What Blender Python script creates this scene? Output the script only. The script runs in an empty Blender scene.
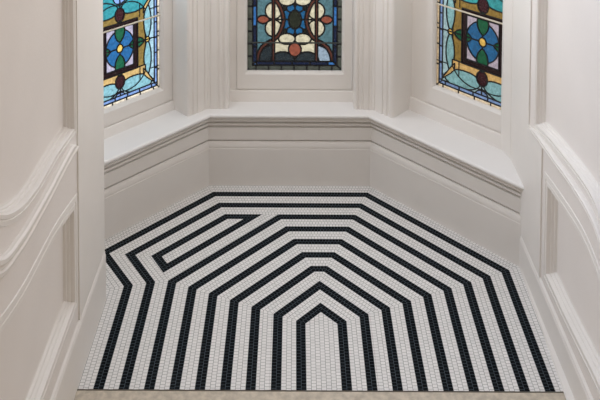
import bpy, math
import numpy as np
from mathutils import Vector, Matrix

SC = bpy.context.scene
COL = SC.collection
T = 0.025                      # one mosaic tile row, metres
R2 = math.sqrt(2.0)

# ------------------------------------------------------------------ materials
def new_mat(name):
    m = bpy.data.materials.new(name); m.use_nodes = True
    nt = m.node_tree; nt.nodes.clear()
    return m, nt, nt.nodes.new

def principled(name, col, rough=.5, spec=.5, noise=.0, nscale=6.0, bump=0.0, bscale=60.0, metal=0.0, col2=None):
    m, nt, N = new_mat(name); L = nt.links.new
    out = N('ShaderNodeOutputMaterial'); b = N('ShaderNodeBsdfPrincipled')
    b.inputs['Roughness'].default_value = rough
    b.inputs['Specular IOR Level'].default_value = spec
    b.inputs['Metallic'].default_value = metal
    b.inputs['Base Color'].default_value = (*col, 1)
    tc = N('ShaderNodeTexCoord')
    if noise > 0 or col2:
        n = N('ShaderNodeTexNoise'); n.inputs['Scale'].default_value = nscale; n.inputs['Detail'].default_value = 5
        L(tc.outputs['Object'], n.inputs['Vector'])
        mx = N('ShaderNodeMix'); mx.data_type = 'RGBA'
        c2 = col2 or tuple(c*(1-noise) for c in col)
        mx.inputs[6].default_value = (*col, 1); mx.inputs[7].default_value = (*c2, 1)
        r = N('ShaderNodeMapRange'); r.inputs[1].default_value = .35; r.inputs[2].default_value = .65
        L(n.outputs['Fac'], r.inputs[0]); L(r.outputs[0], mx.inputs[0]); L(mx.outputs[2], b.inputs['Base Color'])
    if bump > 0:
        n2 = N('ShaderNodeTexNoise'); n2.inputs['Scale'].default_value = bscale; n2.inputs['Detail'].default_value = 3
        L(tc.outputs['Object'], n2.inputs['Vector'])
        bp = N('ShaderNodeBump'); bp.inputs['Strength'].default_value = bump; bp.inputs['Distance'].default_value = .004
        L(n2.outputs['Fac'], bp.inputs['Height']); L(bp.outputs[0], b.inputs['Normal'])
    L(b.outputs[0], out.inputs[0])
    return m

def tile_mat(name, c1, c2, grout, rough, mort, spec):
    m, nt, N = new_mat(name); L = nt.links.new
    out = N('ShaderNodeOutputMaterial'); b = N('ShaderNodeBsdfPrincipled')
    uv = N('ShaderNodeUVMap'); uv.uv_map = 'UVMap'
    br = N('ShaderNodeTexBrick'); br.offset = .5; br.squash = 1.0
    br.inputs['Color1'].default_value = (*c1, 1); br.inputs['Color2'].default_value = (*c2, 1)
    br.inputs['Mortar'].default_value = (*grout, 1)
    br.inputs['Scale'].default_value = 1.0; br.inputs['Mortar Size'].default_value = mort
    br.inputs['Mortar Smooth'].default_value = .4; br.inputs['Brick Width'].default_value = .80
    br.inputs['Row Height'].default_value = 1.0
    L(uv.outputs[0], br.inputs['Vector']); L(br.outputs['Color'], b.inputs['Base Color'])
    b.inputs['Roughness'].default_value = rough; b.inputs['Specular IOR Level'].default_value = spec
    inv = N('ShaderNodeMath'); inv.operation = 'SUBTRACT'; inv.inputs[0].default_value = 1.0
    L(br.outputs['Fac'], inv.inputs[1])
    bp = N('ShaderNodeBump'); bp.inputs['Strength'].default_value = .5; bp.inputs['Distance'].default_value = .0015
    L(inv.outputs[0], bp.inputs['Height']); L(bp.outputs[0], b.inputs['Normal'])
    L(b.outputs[0], out.inputs[0])
    return m

def glass_mat():
    m, nt, N = new_mat('stained_glass'); L = nt.links.new
    out = N('ShaderNodeOutputMaterial')
    at = N('ShaderNodeAttribute'); at.attribute_name = 'tint'
    tc = N('ShaderNodeTexCoord'); n = N('ShaderNodeTexNoise'); n.inputs['Scale'].default_value = 45
    n.inputs['Detail'].default_value = 6; n.inputs['Roughness'].default_value = .65; n.inputs['Distortion'].default_value = .6
    L(tc.outputs['Object'], n.inputs['Vector'])
    r = N('ShaderNodeMapRange'); r.inputs[1].default_value = .3; r.inputs[2].default_value = .7
    r.inputs[3].default_value = .5; r.inputs[4].default_value = 1.15; L(n.outputs['Fac'], r.inputs[0])
    mul = N('ShaderNodeVectorMath'); mul.operation = 'SCALE'
    L(at.outputs['Color'], mul.inputs[0]); L(r.outputs[0], mul.inputs['Scale'])
    tr = N('ShaderNodeBsdfTranslucent'); L(mul.outputs[0], tr.inputs['Color'])
    tp = N('ShaderNodeBsdfTransparent'); L(mul.outputs[0], tp.inputs['Color'])
    m1 = N('ShaderNodeMixShader'); m1.inputs[0].default_value = .25
    L(tr.outputs[0], m1.inputs[1]); L(tp.outputs[0], m1.inputs[2])
    gl = N('ShaderNodeBsdfGlossy'); gl.inputs['Roughness'].default_value = .25
    m2 = N('ShaderNodeMixShader'); m2.inputs[0].default_value = .04
    bp = N('ShaderNodeBump'); bp.inputs['Strength'].default_value = .4; bp.inputs['Distance'].default_value = .002
    L(n.outputs['Fac'], bp.inputs['Height']); L(bp.outputs[0], gl.inputs['Normal'])
    L(m1.outputs[0], m2.inputs[1]); L(gl.outputs[0], m2.inputs[2]); L(m2.outputs[0], out.inputs[0])
    return m

PAINT = principled('white_gloss_paint', (.83, .795, .755), .42, .4, noise=.025, nscale=5, bump=.05, bscale=25)
WALLP = principled('white_wall_paint', (.83, .785, .75), .5, .35, noise=.03, nscale=3, bump=.12, bscale=70)
SILLP = principled('white_sill_paint', (.84, .82, .80), .35, .45, noise=.02, nscale=4)
W_TILE = tile_mat('white_mosaic_tile', (.84, .82, .80), (.77, .755, .735), (.17, .165, .15), .35, .045, .25)
B_TILE = tile_mat('black_mosaic_tile', (.0015, .0025, .0035), (.004, .006, .008), (.11, .14, .17), .42, .034, .05)
GROUT = principled('floor_bed', (.35, .33, .30), .9)
STONE = principled('threshold_stone', (.66, .58, .47), .75, .3, noise=.25, nscale=30, bump=.3, bscale=120)
LEAD = principled('lead_came', (.012, .012, .014), .6, .3)
BAR = principled('painted_bar', (.62, .57, .46), .5, .4)
DBAR = principled('dark_bar', (.05, .055, .05), .5, .4)
GLASS = glass_mat()

# ------------------------------------------------------------------ mesh helpers
def mesh_obj(name, V, F, mats, parent=None, mi=None, smooth=False):
    me = bpy.data.meshes.new(name); me.from_pydata([tuple(v) for v in V], [], F)
    if not isinstance(mats, (list, tuple)): mats = [mats]
    for m in mats: me.materials.append(m)
    if mi is not None: me.polygons.foreach_set('material_index', mi)
    if smooth: me.polygons.foreach_set('use_smooth', [True]*len(me.polygons))
    me.update()
    o = bpy.data.objects.new(name, me); COL.objects.link(o)
    if parent: o.parent = parent
    return o

def structure(o, label, cat):
    o['label'] = label; o['category'] = cat; o['kind'] = 'structure'
    return o

class MB:
    def __init__(s): s.V = []; s.F = []
    def add(s, V, F):
        n = len(s.V); s.V += [tuple(v) for v in V]; s.F += [tuple(i+n for i in f) for f in F]
    def prism(s, poly, z0, z1, mp=None):
        n = len(poly); V = [(x, y, z0) for x, y in poly]+[(x, y, z1) for x, y in poly]
        if mp: V = [mp(*v) for v in V]
        F = [tuple(range(n))[::-1], tuple(range(n, 2*n))]+[(i, (i+1) % n, n+(i+1) % n, n+i) for i in range(n)]
        s.add(V, F)
    def box(s, a, b, mp=None):
        s.prism([(a[0], a[1]), (b[0], a[1]), (b[0], b[1]), (a[0], b[1])], a[2], b[2], mp)
    def obj(s, name, mat, parent=None):
        o = mesh_obj(name, s.V, s.F, mat, parent)
        import bmesh
        bm = bmesh.new(); bm.from_mesh(o.data); bmesh.ops.recalc_face_normals(bm, faces=bm.faces[:]); bm.to_mesh(o.data); bm.free()
        return o

def nrm(v):
    l = math.hypot(*v); return (v[0]/l, v[1]/l)

def mitres(path, closed):
    """per vertex 2D vector m so that p + m*w is the mitred offset to the LEFT of travel"""
    n = len(path); out = []
    for i in range(n):
        def d(a, b): return nrm((path[b][0]-path[a][0], path[b][1]-path[a][1]))
        if closed: d0, d1 = d((i-1) % n, i), d(i, (i+1) % n)
        else: d0 = d(max(i-1, 0), max(i-1, 0)+1); d1 = d(min(i, n-2), min(i, n-2)+1)
        n0, n1 = (-d0[1], d0[0]), (-d1[1], d1[0])
        k = 1+n0[0]*n1[0]+n0[1]*n1[1]
        out.append(((n0[0]+n1[0])/k, (n0[1]+n1[1])/k))
    return out

def sweep(mb, path, prof, mp, closed=False, prof_closed=False, segs=None, slant=0):
    """prof: (w, h). mp(a, b, h)->xyz"""
    m = mitres(path, closed); n = len(path); k = len(prof)
    V = [mp(p[0]+q[0]*w, p[1]+q[1]*w, h) for p, q in zip(path, m) for w, h in prof]
    if slant: V[-k:] = [mp(path[-1][0]+m[-1][0]*w-slant*w, path[-1][1]+m[-1][1]*w, h) for w, h in prof]
    F = []
    rng = range(n if closed else n-1)
    if segs is not None: rng = segs
    for i in rng:
        j = (i+1) % n
        for a in range(k if prof_closed else k-1):
            b = (a+1) % k
            F.append((i*k+a, i*k+b, j*k+b, j*k+a))
    if prof_closed and not closed:
        s = list(rng); F.append(tuple(s[0]*k+a for a in range(k))); F.append(tuple((s[-1]+1)*k+a for a in range(k))[::-1])
    used = sorted({i for f in F for i in f}); ix = {u: i for i, u in enumerate(used)}
    mb.add([V[u] for u in used], [tuple(ix[i] for i in f) for f in F])

# ------------------------------------------------------------------ floor mosaic (tile units)
S0, FR, TN = -4.474, -20.4, math.tan(math.pi/8)
pieces = []       # polygon, direction, row-offset, colour
def piece(poly, d, r0, black):
    pieces.append((poly, nrm(d), r0, black))
def sh(r): return (r, S0+r*TN)
def Dn(r, ex=0): return R2*r+S0+ex*R2
def bc(r, ex=0): return (Dn(r, ex)-r, r)
def pk(r): return (0, Dn(r))
def mir(p): return (-p[0], p[1])
def band(r0, r1, black, sides='LR'):
    if r0 < 10.8 < r1:
        band(r0, 10.8, black); band(10.8, r1, black); return
    top = bc if r0 >= 10.79 else pk
    A = [(r0, FR), (r1, FR), sh(r1), sh(r0)]
    piece(A, (0, 1), r0, black); 
    B = [sh(r0), sh(r1), top(r1), top(r0)]
    piece(B, (-1, 1), r0, black)
    if sides == 'LR':
        piece([mir(p) for p in A][::-1], (0, 1), -r0, black)
        piece([mir(p) for p in B][::-1], (1, 1), r0, black)
    if top is bc:
        l0, l1 = (mir(bc(r0)), mir(bc(r1)))
        if sides == 'R': l0, l1 = sides_left(r0), sides_left(r1)
        piece([bc(r0), bc(r1), l1, l0], (-1, 0), r0, black)
def topc(r):
    S = -22.2-(r-35.5)*1.2; D = Dn(r, 10); return ((S-D)/2, (S+D)/2)
def knee(r): return (-r, 10.5-(r-35.5)*.22)
sides_left = lambda r: mir(bc(r, 10))
def band_outer(r0, r1, black):
    global sides_left
    band(r0, r1, black, 'R')
    piece([topc(r0), topc(r1), mir(bc(r1, 10)), mir(bc(r0, 10))], (1, 1), r0, black)
    piece([knee(r0), knee(r1), topc(r1), topc(r0)], (-.588, .809), r0, black)
    piece([(-r0, FR), (-r1, FR), knee(r1), knee(r0)], (0, 1), -r0, black)
# centre field
piece([(-3.5, FR), (3.5, FR), sh(3.5), pk(3.5), mir(sh(3.5))], (0, 1), 3.5, 0)
for k in range(1, 8):
    band(5*k-1.5, 5*k+.5, 1)
    if k < 7: band(5*k+.5, 5*k+3.5, 0)
# 35.5 .. 38.5 white, then two black stripes, border to the walls
band_outer(35.5, 38.5, 0); band_outer(38.5, 40.5, 1); band_outer(40.5, 43.5, 0); band_outer(43.5, 45.5, 1); band_outer(45.5, 52.5, 0)
# the hooked stripe on the left
def VU(D, v): return (v-D, v)
def SD(S, D): return ((S-D)/2, (S+D)/2)
D7 = Dn(35.5); DA, DB = D7+3*R2, D7+5*R2; DI, DO = Dn(33.5, 10), Dn(35.5, 10)
hoo = topc(35.5); kn = knee(35.5); tt_ = (DO-DA)/(DO-(kn[1]-kn[0]))
hoi = (hoo[0]+(kn[0]-hoo[0])*tt_, hoo[1]+(kn[1]-hoo[1])*tt_)
hii = SD(-19.7, DI); hib = SD(-20.6, DB)
piece([VU(DA, 35.5), mir(bc(35.5, 10)), mir(bc(33.5, 10)), VU(DA, 33.5)], (-1, 0), 33.5, 1)
piece([mir(bc(33.5, 10)), mir(bc(35.5, 10)), hoo, hii], (1, 1), 33.5, 1)
piece([hii, hoo, hoi, hib], (-.62, .78), .3, 1)
piece([hib, hoi, VU(DA, 33.5), VU(DB, 33.5)], (1, 1), 0, 1)
piece([hii, hib, VU(DB, 33.5), mir(bc(33.5, 10))], (1, 1), 0, 0)
piece([knee(35.5), mir(sh(35.5)), mir(bc(35.5)), VU(DA, 35.5), hoi], (1, 1), 0, 0)

V, F, MI, UV = [], [], [], []
for poly, d, r0, black in pieces:
    nv = (-d[1], d[0]); base = None
    # rows start at the first edge of the piece
    o = poly[0]
    row0 = o[0]*nv[0]+o[1]*nv[1]
    n = len(V); V += [(x*T, y*T, 0) for x, y in poly]
    area = sum(poly[i][0]*poly[(i+1) % len(poly)][1]-poly[(i+1) % len(poly)][0]*poly[i][1] for i in range(len(poly)))
    idx = list(range(len(poly)))
    if area < 0: idx = idx[::-1]
    F.append(tuple(n+i for i in idx)); MI.append(black)
    UV += [(poly[i][0]*d[0]+poly[i][1]*d[1]+200, poly[i][0]*nv[0]+poly[i][1]*nv[1]-row0+200) for i in idx]
# slab under the mosaic
slab = [(-1.6, FR*T), (1.36, FR*T), (1.36, 1.45), (-1.6, 1.45)]
n = len(V)
V += [(x, y, -.002) for x, y in slab]+[(x, y, -.15) for x, y in slab]
for f in [(0, 1, 2, 3), (7, 6, 5, 4), (0, 4, 5, 1), (1, 5, 6, 2), (2, 6, 7, 3), (3, 7, 4, 0)]:
    F.append(tuple(n+i for i in f)); MI.append(2); UV += [(0, 0)]*4
fl = mesh_obj('floor', V, F, [W_TILE, B_TILE, GROUT], mi=MI)
uvl = fl.data.uv_layers.new(name='UVMap')
uvl.data.foreach_set('uv', [c for p in UV for c in p])
structure(fl, 'white mosaic tile floor with black concentric angular stripes', 'floor')

th = MB(); th.box((-1.36, -2.6, -.15), (1.36, FR*T-.004, -.004))
th.box((-1.36, FR*T-.004, -.15), (1.36, FR*T, -.007))
structure(th.obj('trim_1', STONE), 'beige stone threshold strip along the front edge of the mosaic floor', 'threshold')

# ------------------------------------------------------------------ bay wainscot and sill
OL, OR, YB = 78.7, 63.9, 48.7
P = [(-58.9*T, (OL-58.9)*T), (-(OL-YB)*T, YB*T), ((OR-YB)*T, YB*T), (51.4*T, (OR-51.4)*T)]
P = P[::-1]   # travel right -> left so that LEFT of travel... is checked below
# travelling from right to left along the bay, the left-hand side is the room
zmap = lambda a, b, h: (a, b, h)
BASE = [(0, 0), (0, .262), (-.004, .266), (-.004, .270), (-.0005, .273), (-.002, .284), (-.006, .296), (-.011, .304), (-.0125, .312), (-.30, .312), (-.30, 0)]
WAIN = [(-.030, .312), (-.030, .321), (-.013, .323), (-.013, .410), (-.031, .412), (-.031, .426), (-.010, .4275), (-.006, .431), (-.006, .439), (-.011, .4425), (-.028, .444), (-.028, .456), (-.003, .458), (.003, .464), (.003, .472), (-.003, .477), (-.003, .484), (.003, .490), (.008, .492), (.008, .498), (-.30, .498), (-.30, .312)]
SILL = [(.018, .498), (.028, .500), (.033, .506), (.034, .512), (.031, .519), (.024, .5235), (.015, .524), (-.36, .524), (-.36, .498)]
nm = ['right', 'back', 'left']
for k in range(3):
    s = nm[k]
    where = {'right': 'right slanted', 'back': 'back', 'left': 'left slanted'}[s]
    b = MB(); sweep(b, P, BASE, zmap, False, True, [k])
    structure(b.obj('baseboard_'+s, PAINT), 'tall white baseboard with moulded top on the %s side of the bay' % where, 'baseboard')
    b = MB(); sweep(b, P, WAIN, zmap, False, True, [k])
    structure(b.obj('wall_bay_'+s, PAINT), 'white wainscot band under the sill on the %s side of the bay' % where, 'wall')
b = MB(); sweep(b, P, SILL, zmap, False, True)
structure(b.obj('trim_2', SILLP), 'wide white window sill running round the three sided bay', 'window sill')

# ------------------------------------------------------------------ moulded corner pilasters
def pilaster(name, C, eA, nA, wA, eB, nB, wB, label):
    k = .05/(1+nA[0]*nB[0]+nA[1]*nB[1])
    Ci = (C[0]+(nA[0]+nB[0])*k, C[1]+(nA[1]+nB[1])*k)
    def face(e, nn, w):
        pr = [(.014, 0), (.018, .005), (.026, .005), (.030, 0), (w*.48, 0), (w*.5, .006), (w*.56, .006), (w*.60, .001), (w*.70, .001), (w*.73, .008), (w*.78, .009), (w*.82, .003), (w*.88, .002), (w*.94, .005), (w*.98, .012), (w, .022), (w, .23)]
        return [(Ci[0]+e[0]*t+nn[0]*d, Ci[1]+e[1]*t+nn[1]*d) for t, d in pr]
    poly = face(eB, nB, wB)[::-1]+[Ci]+face(eA, nA, wA)
    m = MB(); m.prism(poly, .523, 2.75)
    structure(m.obj(name, PAINT), label, 'pilaster')
q = 1/R2
pilaster('trim_3', P[2], (1, 0), (0, 1), .155, (-q, -q), (-q, q), .165, 'fluted white corner pilaster between the left and the centre stained glass windows')
pilaster('trim_4', P[1], (-1, 0), (0, 1), .13, (q, -q), (q, q), .175, 'fluted white corner pilaster between the centre and the right stained glass windows')

# ------------------------------------------------------------------ stained glass patterns
def ell(X, Z, cx, cz, rx, rz, ang=0):
    dx, dz = X-cx, Z-cz; c, s = math.cos(ang), math.sin(ang)
    return ((dx*c+dz*s)/rx)**2+((-dx*s+dz*c)/rz)**2 < 1
def lens(X, Z, cx, cz, hx, hz, vert=True):
    """pointed leaf: two arcs"""
    a, b = (X-cx, Z-cz) if vert else (Z-cz, X-cx)
    if not vert: hx, hz = hz, hx
    r = (hx*hx+hz*hz)/(2*hx)
    return ((np.abs(a)+r-hx)**2+b*b < r*r)
def segdist(X, Z, pts):
    d = np.full(X.shape, 9.0)
    for (x0, z0), (x1, z1) in zip(pts[:-1], pts[1:]):
        vx, vz = x1-x0, z1-z0; t = np.clip(((X-x0)*vx+(Z-z0)*vz)/(vx*vx+vz*vz), 0, 1)
        d = np.minimum(d, np.hypot(X-x0-t*vx, Z-z0-t*vz))
    return d
class Canvas:
    def __init__(s, shape): s.id = np.zeros(shape, int); s.col = np.zeros(shape+(3,)); s.lead = np.zeros(shape, bool); s.n = 0
    def put(s, mask, col, sub=None):
        s.n += 1; s.id[mask] = s.n*10000
        if sub is not None: s.id[mask] += sub[mask]
        s.col[mask] = col
    def line(s, mask): s.lead |= mask

AQ, LAQ, TEAL = (.22, .44, .47), (.35, .53, .58), (.035, .26, .28)
GOLD, AMB, BLU, SKY = (.24, .16, .04), (.60, .40, .15), (.02, .12, .28), (.20, .32, .58)
GRN, MAR, LIL, CRM, YEL = (.010, .10, .045), (.035, .009, .012), (.44, .40, .48), (.92, .80, .58), (.75, .50, .12)

def side_pattern(x, zf, hw, bot):
    """x, z in pattern metres, medallion centre at 0,0; repeats every 0.72 m upward"""
    c = Canvas(x.shape); z = (zf+.36) % .72-.36
    ax, az = np.abs(x), np.abs(z)
    sub = (x > 0).astype(int)+2*(z > 0)
    c.put(ax < 9, GOLD, sub)
    # outer aqua columns of pointed lenses
    c.put((ax > .205) & (az < .36), LAQ, sub)
    for cz in (.125, -.125): c.put(lens(ax, z, .222, cz-.0, .030, .128), AQ, sub)
    c.put(lens(ax, z, .222, .36, .03, .10) | lens(ax, z, .222, -.36, .03, .10), AQ, sub)
    # bottom / top curved sweeps
    sw = (az > .262-.05*np.sin(np.clip(ax/.26, 0, 1)*math.pi)+.02*(ax/.26)) & (ax < .28)
    c.put(sw & (z < 0), LAQ, sub); c.put(sw & (z > 0), TEAL, sub)
    e = ell(ax, az, .135, .272, .125, .056, math.radians(8))
    c.put(e & (z < 0), AQ, sub); c.put(e & (z > 0), TEAL, sub)
    c.put(lens(ax, az, 0, .345, .05, .05, False), SKY, sub)
    c.put((az < .232) & (az > .168) & (ax < .205) & ~e & (z < 0), AMB, sub)
    wedge = (np.abs((az-.215)-(ax-.195)*1.15) < .020*np.clip((.285-ax)/.07, 0, 1)) & (ax > .19) & (ax < .29)
    c.put(wedge, AMB, sub)
    c.put(lens(ax, z, .222, 0, .018, .018) , YEL, sub)
    # maroon drops
    c.put(ell(x, az, 0, .222, .036, .046) & (az > .17), MAR, sub*0+(z > 0))
    # side leaves crossing the frame
    # square medallion
    c.put((ax < .142) & (az < .170), MAR, sub*0)
    c.put((ax < .108) & (az < .136), LIL, sub)
    c.put(ell(x, z, 0, 0, .110, .122) & (ax < .108), BLU, sub)
    c.put(lens(ax, z, .135, 0, .062, .034, False), GRN, sub)
    g = lens(x, az, 0, .112, .038, .072); c.put(g, GRN, sub*0+(z > 0))
    c.put(((ax < .142) & (az < .170)) & ~((ax < .108) & (az < .136)), (.014, .005, .006), sub*0)
    c.put(ell(x, z, 0, 0, .024, .027), YEL, sub*0)
    # single lines of lead
    c.line((np.abs(ax-.160) < .0028) & (az > .17) & (az < .262))
    c.line(np.abs(np.hypot(ax-.06, (az-.13)*1.0)-.165) < .0028*(ax < .24)*(az > .20))
    c.line((np.abs(az-.205) < .0025) & (ax > .235))
    c.line((np.abs(az) < .0025) & (ax > .235))
    # borders (real outer edge)
    ex = hw-ax; ez = zf-bot; e = np.minimum(ex, ez)
    tick = np.where(ex < ez, np.floor((zf+2)/.105), np.floor((x+2)/.098)).astype(int)
    c.put(e < .042, SKY, tick)
    tick2 = np.where(ex < ez, np.floor((zf+2.05)/.13), np.floor((x+2.04)/.11)).astype(int)
    c.put(e < .018, CRM, tick2)
    return c

def centre_pattern(x, zf, hw, bot):
    c = Canvas(x.shape); z = (zf+.375) % .75-.375
    TE, GRY, IV, BRN, RST = (.07, .15, .165), (.016, .024, .028), (.55, .51, .35), (.085, .028, .018), (.23, .065, .038)
    DB, OL2, OLG, PB = (.012, .10, .22), (.016, .020, .013), (.055, .062, .048), (.26, .34, .40)
    ax, az = np.abs(x), np.abs(z); sub = (x > 0).astype(int)+2*(z > 0)
    c.put(ax < 9, TE, sub)
    c.put((ax < .150) & (az > .13), IV, sub)
    c.put((ax < .150) & (az <= .13), IV, sub)
    # corner leaves and bottom domes
    cl = ell(ax, -z, .160, .318, .112, .128) & (ax > .160)
    c.put(cl & (x < 0), GRY, sub); c.put(cl & (x > 0), PB, sub)
    c.put(ell(ax, az, .088, .318, .090, .080), GRY, sub)
    # blue and dark centre
    c.put((ax < .085) & (az < .118), OL2, sub*0)
    c.put(ell(ax, az, .066, .034, .036, .036), DB, sub)
    c.put(ell(ax, az, .030, .085, .030, .030), DB, sub)
    c.put(ell(ax, z, 0, 0, .046, .068), OL2, sub*0)
    # cream lobes
    c.put(ell(ax, az, .058, .142, .060, .040) & (az > .10), IV, sub)
    # brown curve
    bp = [(.082, 0), (.088, .04), (.103, .085), (.125, .125), (.16, .155), (.20, .175), (.238, .205), (.262, .25), (.275, .31)]
    c.put(ell(ax, az, .155, .064, .060, .062), IV, sub)
    c.put(segdist(ax, az, bp) < .012, BRN, sub)
    c.put((ax > .146) & (ax < .166) & (az < .33), BRN, sub*0)
    c.put(lens(ax, z, .230, 0, .046, .030, False), RST, sub*0)
    c.put(lens(x, az, 0, .222, .046, .054), RST, sub*0+(z > 0))
    c.put((az > .172) & (az < .172), GRY)
    ex = hw-ax; ez = zf-bot; e = np.minimum(ex, ez)
    tick = np.where(ex < ez, np.floor((zf+2)/.15), np.floor((x+2.1)/.13)).astype(int)
    c.put(e < .064, (.006, .012, .035), tick)
    c.put((e < .064) & (((tick*7) % 5) == 1), (.03, .13, .33), tick)
    tick2 = np.where(ex < ez, np.floor((zf+2.02)/.092), np.floor((x+2.03)/.092)).astype(int)
    c.put(e < .036, OLG, tick2)
    return c

CELL = .0026
def make_glass(win, mp, cx, cz, hw, bot, top, sx, sz, pattern, lead_w, barz, bar_mat, bar_ext):
    """cx, cz medallion centre in window coordinates; mp(s, z, h)"""
    W = 2*hw; H = top-bot
    nx, nz = int(W/CELL), int(H/CELL)
    xs = (np.arange(nx)+.5)/nx*W-hw; zs = (np.arange(nz)+.5)/nz*H+(bot-cz)
    X, Z = np.meshgrid(xs, zs)
    c = pattern(X/sx, Z/sz, hw/sx, (bot-cz)/sz)
    idm = c.id; lead = c.lead.copy()
    d = np.zeros(idm.shape, bool)
    d[:, 1:] |= idm[:, 1:] != idm[:, :-1]; d[1:, :] |= idm[1:, :] != idm[:-1, :]
    dd = d.copy()
    dd[:, :-1] |= d[:, 1:]; dd[:-1, :] |= d[1:, :]
    if lead_w > 2: dd[:, 1:] |= d[:, :-1]; dd[1:, :] |= d[:-1, :]
    if lead_w > 4:
        e2 = dd.copy(); e2[:, 1:] |= dd[:, :-1]; e2[:-1, :] |= dd[1:, :]; dd = e2
    lead |= dd
    def grid(h):
        gx = np.linspace(-hw, hw, nx+1)+cx; gz = np.linspace(bot, top, nz+1)
        GX, GZ = np.meshgrid(gx, gz)
        o = np.array(mp(0, 0, h)); a = np.array(mp(1, 0, h))-o; b_ = np.array(mp(0, 1, h))-o
        return (o+GX[..., None]*a+GZ[..., None]*b_).reshape(-1, 3)
    ii, jj = np.meshgrid(np.arange(nz), np.arange(nx), indexing='ij')
    v0 = ii*(nx+1)+jj
    quads = np.stack([v0, v0+1, v0+nx+2, v0+nx+1], -1)
    def build(name, verts, qs, mat, cols=None):
        used, invx = np.unique(qs, return_inverse=True); qs = invx.reshape(-1, 4); verts = verts[used]
        me = bpy.data.meshes.new(name); me.vertices.add(len(verts)); me.vertices.foreach_set('co', verts.astype(np.float32).ravel())
        me.loops.add(qs.size); me.loops.foreach_set('vertex_index', qs.astype(np.int32).ravel())
        me.polygons.add(len(qs)); me.polygons.foreach_set('loop_start', (np.arange(len(qs))*4).astype(np.int32))
        me.polygons.foreach_set('loop_total', np.full(len(qs), 4, np.int32))
        me.materials.append(mat); me.update(calc_edges=True)
        if cols is not None:
            at = me.attributes.new('tint', 'FLOAT_COLOR', 'FACE')
            at.data.foreach_set('color', np.concatenate([cols, np.ones((len(cols), 1))], 1).astype(np.float32).ravel())
        me.validate(); o = bpy.data.objects.new(name, me); COL.objects.link(o); o.parent = win
        return o
    build('stained_glass', grid(-.034), quads.reshape(-1, 4), GLASS, c.col.reshape(-1, 3))
    lo = build('lead_came', grid(-.0335), quads[lead], LEAD)
    so = lo.modifiers.new('thickness', 'SOLIDIFY'); so.thickness = .007; so.offset = 0
    # saddle bars
    for bz in barz:
        m = MB(); r = .006; k = 8
        V = [mp(s, bz+r*math.cos(2*math.pi*i/k), -.022+r*math.sin(2*math.pi*i/k)) for s in (cx-hw-bar_ext, cx+hw+bar_ext) for i in range(k)]
        m.add(V, [tuple(range(k)), tuple(range(k, 2*k))[::-1]]+[(i, (i+1) % k, k+(i+1) % k, k+i) for i in range(k)])
        m.obj('saddle_bar', bar_mat, win)

def make_window(name, label, mp, cx, cz, hw, bot, top, s0, s1, sash_b, sx, sz, pattern, lead_w, barz, bmat, ext, stile):
    m = MB()
    inn = (cx-hw, bot, cx+hw, top); out = (cx-hw-stile, bot-sash_b, cx+hw+stile, top+stile)
    prof = [('i', 0, -.05), ('i', 0, -.024), ('i', .004, -.016), ('i', .012, -.006), ('i', .018, 0), ('o', 0, 0), ('o', 0, -.05)]
    loops = []
    for w, d, h in prof:
        x0, z0, x1, z1 = inn if w == 'i' else out
        loops.append([mp(a, b, h) for a, b in ((x0-d, z0-d), (x1+d, z0-d), (x1+d, z1+d), (x0-d, z1+d))])
    V = [v for l in loops for v in l]
    F = [(i*4+j, i*4+(j+1) % 4, (i+1)*4+(j+1) % 4, (i+1)*4+j) for i in range(len(loops)-1) for j in range(4)]
    m.add(V, F)
    w = m.obj(name, PAINT)
    structure(w, label, 'window')
    # outer casing, a few millimetres behind the sash with a shadow gap
    c = MB(); g = .004
    x0, z0, x1, z1 = out
    mp2 = lambda s, h, z: mp(s, z, h)
    c.box((s0, -.09, .50), (x0-g, -.006, 2.75), mp2); c.box((x1+g, -.09, .50), (s1, -.006, 2.75), mp2)
    c.box((x0-g, -.09, z1+g), (x1+g, -.006, 2.75), mp2); c.box((x0-g, -.09, .50), (x1+g, -.006, z0-g), mp2)
    c.obj('casing', PAINT, w)
    sb = MB()
    pr = [(-.02, z0-.008), (.004, z0-.010), (.008, z0-.016), (.024, .530), (.026, .5235), (-.02, .5235)]
    V = [mp(s, z, h) for s in (s0, s1) for h, z in pr]; k = len(pr)
    sb.add(V, [tuple(range(k)), tuple(range(k, 2*k))[::-1]]+[(i, (i+1) % k, k+(i+1) % k, k+i) for i in range(k)])
    sb.obj('sub_sill', PAINT, w)
    make_glass(w, mp, cx, cz, hw, bot, top, sx, sz, pattern, lead_w, barz, bmat, ext)
    return w

# left slanted window: plane y-x = OL*T + off*sqrt2 ; s runs towards the back right
dL = OL*T/R2+.228; dR = OR*T/R2+.262; dC = YB*T+.185
mL = lambda s, z, h: (q*s-q*(dL-h), q*s+q*(dL-h), z)
mR = lambda s, z, h: (-q*s+q*(dR-h), q*s+q*(dR-h), z)       # s runs towards the back left
mC = lambda s, z, h: (s, dC-h, z)
make_window('window_1', 'left slanted stained glass window with blue flower medallion in maroon square', mL, -.225, 1.066, .319, .696, 2.13, -.72, .32, .105, 1.0, 1.03, side_pattern, 3, [1.216, 1.93], BAR, .012, .09)
make_window('window_2', 'centre stained glass window with cream lobes and rusty drops around a dark star', mC, -.152, 1.106, .342, .732, 2.23, -.72, .42, .125, 1.0, 1.0, centre_pattern, 5, [.939, 1.68], DBAR, .0, .072)
make_window('window_3', 'right slanted stained glass window with blue flower medallion in black square', mR, -.119, 1.155, .361, .750, 2.28, -.62, .50, .13, 1.135, 1.11, side_pattern, 3, [1.326, 2.10], BAR, .012, .075)

# ------------------------------------------------------------------ side walls with panels
def prof_mould(w, d):
    t = [(0, 0), (.02, .004), (.28, .005), (.31, .001), (.35, .001), (.38, .004), (.58, .004), (.61, -.002), (.65, -.016), (.71, -.018), (.76, -.031), (.83, -.033), (.88, d), (1, d-.002)]
    return [(a*w, h) for a, h in t]

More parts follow.
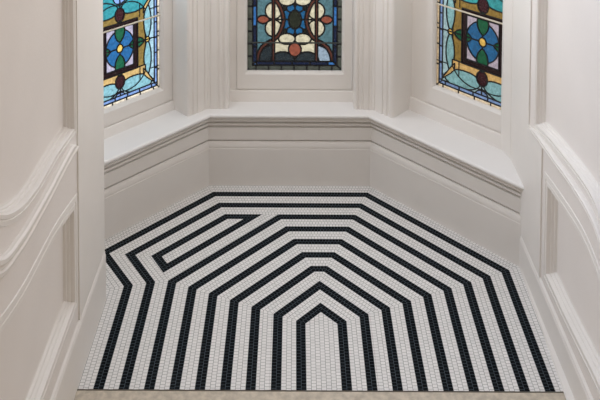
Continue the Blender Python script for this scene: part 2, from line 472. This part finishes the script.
def smooth(pts, n=4):
    """cubic curve through points (monotone in the first coordinate)"""
    x = [p[0] for p in pts]; y = [p[1] for p in pts]; m = []
    for i in range(len(pts)):
        a, b = max(i-1, 0), min(i+1, len(pts)-1)
        m.append((y[b]-y[a])/(x[b]-x[a]))
    out = []
    for i in range(len(pts)-1):
        h = x[i+1]-x[i]
        for k in range(n):
            t = k/n; t2 = t*t; t3 = t2*t
            out.append((round(x[i]+t*h, 5), (2*t3-3*t2+1)*y[i]+(t3-2*t2+t)*h*m[i]+(3*t2-2*t3)*y[i+1]+(t3-t2)*h*m[i+1]))
    return out+[pts[-1]]

def side_wall(side, X0, sg, far, near, zt, up, lo_t, lo_b, dado, dado_h, seam_hi, seam_lo, base_z, far_hi, labels):
    """sg=+1: the left wall, whose face looks to +x"""
    up, lo_t, dado = smooth(up, 3), smooth(lo_t, 3), smooth(dado, 4)
    mp = lambda a, z, h: (X0+sg*h, a, z)
    ys_u = sorted({p[0] for p in up}); 
    f = lambda pts, y: float(np.interp(y, [p[0] for p in pts][::-1], [p[1] for p in pts][::-1]))
    yu, yl = up[0][0], lo_t[0][0]
    PN = -2.35; TOP = 2.45
    Ys = sorted({far, near, PN, yu, yl}|{p[0] for p in up}|{p[0] for p in lo_t}|{p[0] for p in lo_b})
    Ys = [y for y in Ys if near <= y <= far]
    m = MB()
    D = -.045
    for a, b_ in zip(Ys[:-1], Ys[1:]):
        cuts = []
        if a >= PN-1e-6 and b_ <= yl+1e-6: cuts.append((lo_b, lo_t))
        if a >= PN-1e-6 and b_ <= yu+1e-6: cuts.append((up, None))
        z0a = z0b = 0.0
        for c0, c1 in cuts:
            m.add([mp(a, z0a, 0), mp(b_, z0b, 0), mp(b_, f(c0, b_), 0), mp(a, f(c0, a), 0)], [(0, 1, 2, 3)])
            z0a, z0b = (f(c1, a), f(c1, b_)) if c1 else (TOP, TOP)
        m.add([mp(a, z0a, 0), mp(b_, z0b, 0), mp(b_, zt, 0), mp(a, zt, 0)], [(0, 1, 2, 3)])
    # solid core behind the face (its front is the recessed plane)
    m.box((near, -.17, 0), (far, D-.002, zt), lambda a, h, z: mp(a, z, h))
    for y in (far, near):
        m.add([mp(y, 0, 0), mp(y, 0, D-.003), mp(y, zt, D-.003), mp(y, zt, 0)], [(0, 1, 2, 3)])
    w = mesh_obj('wall_'+side, m.V, m.F, WALLP)
    structure(w, labels, 'wall')
    def part(name, mb, mat=PAINT): return mb.obj(name, mat, w)
    # panel mouldings
    for kind, wd in (('up', .066 if sg > 0 else .060), ('lo', .10)):
        if kind == 'up':
            bt = [(y, f(up, y)) for y in Ys if PN <= y <= yu]
            path = bt+[(yu, TOP), (PN, TOP)]
        else:
            bt = [(y, f(lo_b, y)) for y in Ys if PN <= y <= yl]; tp = [(y, f(lo_t, y)) for y in Ys if PN <= y <= yl][::-1]
            path = bt+tp
        ye = yu if kind == 'up' else yl
        path = [p for p in path if p[0] == ye or p[0] < ye-wd*1.25]
        mb = MB(); sweep(mb, path, prof_mould(wd, D), mp, True)
        part('panel_moulding', mb)
    # dado rail
    mb = MB(); ph = dado_h
    sweep(mb, [p for p in dado if p[0] == dado[0][0] or p[0] < dado[0][0]-.14][::-1], [(0, 0), (0, .014), (.1*ph, .020), (.3*ph, .022), (.4*ph, .016), (.55*ph, .018), (.7*ph, .025), (.9*ph, .025), (ph, .016), (ph, 0)], mp, False, True, slant=1.6)
    part('dado_rail', mb)
    # proud lining at the bay end, skirting board
    mb = MB(); mm = lambda a, h, z: mp(a, z, h)
    zc = f(dado, seam_hi)+.02
    mb.box((seam_hi, -.01, zc), (far_hi, .008, zt), mm)
    mb.box((seam_lo, -.01, base_z), (far if far_hi <= far else far, .008, zc), mm)
    part('jamb_lining', mb)
    mb = MB()
    sweep(mb, [(near, 0), (far, 0)], [(0, 0), (0, .014), (base_z-.028, .014), (base_z-.018, .010), (base_z-.010, .011), (base_z, .002), (base_z, 0)], mp, False, True)
    part('skirting_board', mb)
    if side == 'right':
        fb = MB(); fb.add([(X0-.012, .40, 0), (X0-.016, .36, 0), (X0-.05, -.70, 0), (X0-.012, -.70, 0), (X0-.012, .40, .02), (X0-.014, .36, .018), (X0-.045, -.70, .006), (X0-.012, -.70, .03)],
            [(0, 1, 2, 3), (4, 5, 6, 7), (0, 1, 5, 4), (1, 2, 6, 5), (2, 3, 7, 6), (3, 0, 4, 7)])
        part('plaster_fillet', fb)
    return w

# left: everything sweeps upward towards the rising stair
side_wall('left', -1.229, 1, .10, -2.6, 2.9,
    up=[(-.44, 1.252), (-.634, 1.276), (-.746, 1.290), (-.91, 1.296), (-1.0, 1.299), (-1.073, 1.306), (-1.197, 1.329), (-1.289, 1.358), (-1.386, 1.400), (-1.468, 1.448), (-1.6, 1.54), (-2.35, 2.10)],
    lo_t=[(-.44, .950), (-.594, .985), (-.771, 1.020), (-.934, 1.038), (-1.069, 1.046), (-1.195, 1.056), (-1.344, 1.082), (-1.481, 1.118), (-1.65, 1.18), (-2.35, 1.60)],
    lo_b=[(-.44, .378), (-.53, .372), (-.973, .362), (-2.35, .362)],
    dado=[(-.43, 1.180), (-.573, 1.190), (-.787, 1.197), (-.893, 1.197), (-1.048, 1.204), (-1.189, 1.212), (-1.25, 1.218), (-1.33, 1.232), (-1.427, 1.250), (-1.528, 1.290), (-1.8, 1.47), (-2.35, 1.87)],
    dado_h=.070, seam_hi=-.43, seam_lo=-.43, base_z=.29, far_hi=.10,
    labels='white panelled stair wall on the left, its dado rail sweeping upward')
side_wall('right', 1.22, -1, .65, -2.6, 2.9,
    up=[(.185, .958), (.10, .980), (-.025, 1.008), (-.111, 1.023), (-.242, 1.042), (-.35, 1.056), (-.467, 1.070), (-.564, 1.079), (-.657, 1.083), (-.721, 1.078), (-.79, 1.060), (-.9, 1.02), (-1.2, .93), (-2.35, .90)],
    lo_t=[(-.02, .828), (-.15, .850), (-.271, .865), (-.423, .883), (-.564, .893), (-.65, .889), (-.723, .877), (-.823, .850), (-1.2, .74), (-2.35, .70)],
    lo_b=[(-.02, .229), (-.162, .234), (-.341, .236), (-.533, .250), (-.759, .268), (-.9, .275), (-2.35, .28)],
    dado=[(.262, .917), (.1, .945), (-.059, .964), (-.213, .978), (-.4, 1.001), (-.544, 1.012), (-.666, 1.016), (-.769, 1.008), (-.868, .978), (-1.2, .86), (-2.35, .82)],
    dado_h=.038, seam_hi=.275, seam_lo=.02, base_z=.32-.12, far_hi=.65,
    labels='white panelled stair wall on the right, its dado rail arching over')
# splayed returns where the stair walls meet the bay
m = MB(); m.prism([(-1.2285+.0075, .100), (-1.47, .50), (-1.80, .50), (-1.80, .10)], 0, 2.9)
structure(m.obj('wall_left_return', WALLP), 'white splayed return at the bay end of the left stair wall', 'wall')
m = MB(); m.prism([(1.2105, .6495), (1.184, .745), (1.188, .80), (1.40, .80), (1.40, .6495)], .5235, 2.9)
structure(m.obj('trim_5', PAINT), 'white casing post on the sill at the right edge of the right window', 'casing')

# ------------------------------------------------------------------ light
W = bpy.data.worlds.new('daylight'); SC.world = W; W.use_nodes = True
nt = W.node_tree; nt.nodes.clear(); N = nt.nodes.new; L = nt.links.new
out = N('ShaderNodeOutputWorld'); bg = N('ShaderNodeBackground'); tc = N('ShaderNodeTexCoord')
sep = N('ShaderNodeSeparateXYZ'); L(tc.outputs['Generated'], sep.inputs[0])
rz = N('ShaderNodeValToRGB'); rz.color_ramp.elements[0].position = .0; rz.color_ramp.elements[0].color = (.62, .56, .48, 1)
rz.color_ramp.elements[1].position = 1.0; rz.color_ramp.elements[1].color = (.56, .57, .59, 1)
e = rz.color_ramp.elements.new(.5); e.color = (.92, .89, .85, 1)
dy = N('ShaderNodeMapRange'); dy.inputs[1].default_value = -1; dy.inputs[2].default_value = .6
L(sep.outputs['Y'], dy.inputs[0])
ry = N('ShaderNodeValToRGB'); ry.color_ramp.elements[0].color = (.15, .11, .06, 1); ry.color_ramp.elements[1].color = (1, 1, 1, 1)
L(dy.outputs[0], ry.inputs[0])
mz = N('ShaderNodeMapRange'); mz.inputs[1].default_value = -1; mz.inputs[2].default_value = 1
L(sep.outputs['Z'], mz.inputs[0]); L(mz.outputs[0], rz.inputs[0]); 
mm_ = N('ShaderNodeMix'); mm_.data_type = 'RGBA'; mm_.blend_type = 'MULTIPLY'; mm_.inputs[0].default_value = 1
L(rz.outputs[0], mm_.inputs[6]); L(ry.outputs[0], mm_.inputs[7]); 
dx = N('ShaderNodeMapRange'); dx.inputs[1].default_value = -.8; dx.inputs[2].default_value = .8
L(sep.outputs['X'], dx.inputs[0])
rx = N('ShaderNodeValToRGB'); rx.color_ramp.elements[0].color = (1.05, 1.17, 1.42, 1); rx.color_ramp.elements[1].color = (.40, .33, .25, 1)
L(dx.outputs[0], rx.inputs[0])
mx_ = N('ShaderNodeMix'); mx_.data_type = 'RGBA'; mx_.blend_type = 'MULTIPLY'; mx_.inputs[0].default_value = 1
L(mm_.outputs[2], mx_.inputs[6]); L(rx.outputs[0], mx_.inputs[7]); L(mx_.outputs[2], bg.inputs['Color'])
bg.inputs['Strength'].default_value = 2.1
L(bg.outputs[0], out.inputs[0])

def window_light(name, loc, aim, sx_, sy_, power, col):
    d = bpy.data.lights.new(name, 'AREA'); d.shape = 'RECTANGLE'; d.size = sx_; d.size_y = sy_; d.energy = power; d.color = col
    o = bpy.data.objects.new(name, d); COL.objects.link(o); o.location = loc
    o.rotation_euler = (Vector(aim)-Vector(loc)).to_track_quat('-Z', 'Y').to_euler()
window_light('window_daylight', (-.15, 1.34, 1.95), (-.15, -.9, .75), .65, 1.1, 3.5, (1, .985, .96))
window_light('window_daylight', (-1.02, 1.06, 1.95), (.3, -.7, .65), .6, 1.1, 8, (.84, .92, 1))
window_light('window_daylight', (.87, .99, 1.95), (-.4, -.9, .75), .6, 1.1, 3.5, (1, .96, .90))
pl = bpy.data.lights.new('landing_fill_light', 'POINT'); pl.energy = 12.5; pl.shadow_soft_size = .28; pl.color = (1, .975, .96)  # added fill light, out of view; brightens walls and wainscot, no real fixture
po = bpy.data.objects.new('landing_fill_light', pl); COL.objects.link(po); po.location = (.0, .30, 2.12)

# ------------------------------------------------------------------ camera
cam = bpy.data.cameras.new('camera'); co = bpy.data.objects.new('camera', cam); COL.objects.link(co)
cam.sensor_width = 36; cam.lens = 812.156/600*36
cam.shift_x = (300-294.21)/600; cam.shift_y = (-248.03-200)/600
cam.clip_start = .05
ya, pi_, ro = -0.00115121, 0.04966, -0.0041283
cy, sy, cp, sp, cr, sr = math.cos(ya), math.sin(ya), math.cos(pi_), math.sin(pi_), math.cos(ro), math.sin(ro)
fw = Vector((sy*cp, cy*cp, -sp)); x_ = Vector((cy, -sy, 0)); u_ = Vector((sy*sp, cy*sp, cp))
rt = x_*cr-u_*sr; up_ = x_*sr+u_*cr
M = Matrix((rt, up_, -fw)).transposed().to_4x4(); M.translation = Vector((-.156228, -4.345369, 3.334787))
co.matrix_world = M
SC.camera = co
SC.view_settings.view_transform = 'Standard'; SC.view_settings.look = 'None'
SC.view_settings.gamma = 1; SC.view_settings.use_curve_mapping = False
SC.view_settings.exposure = 0.33
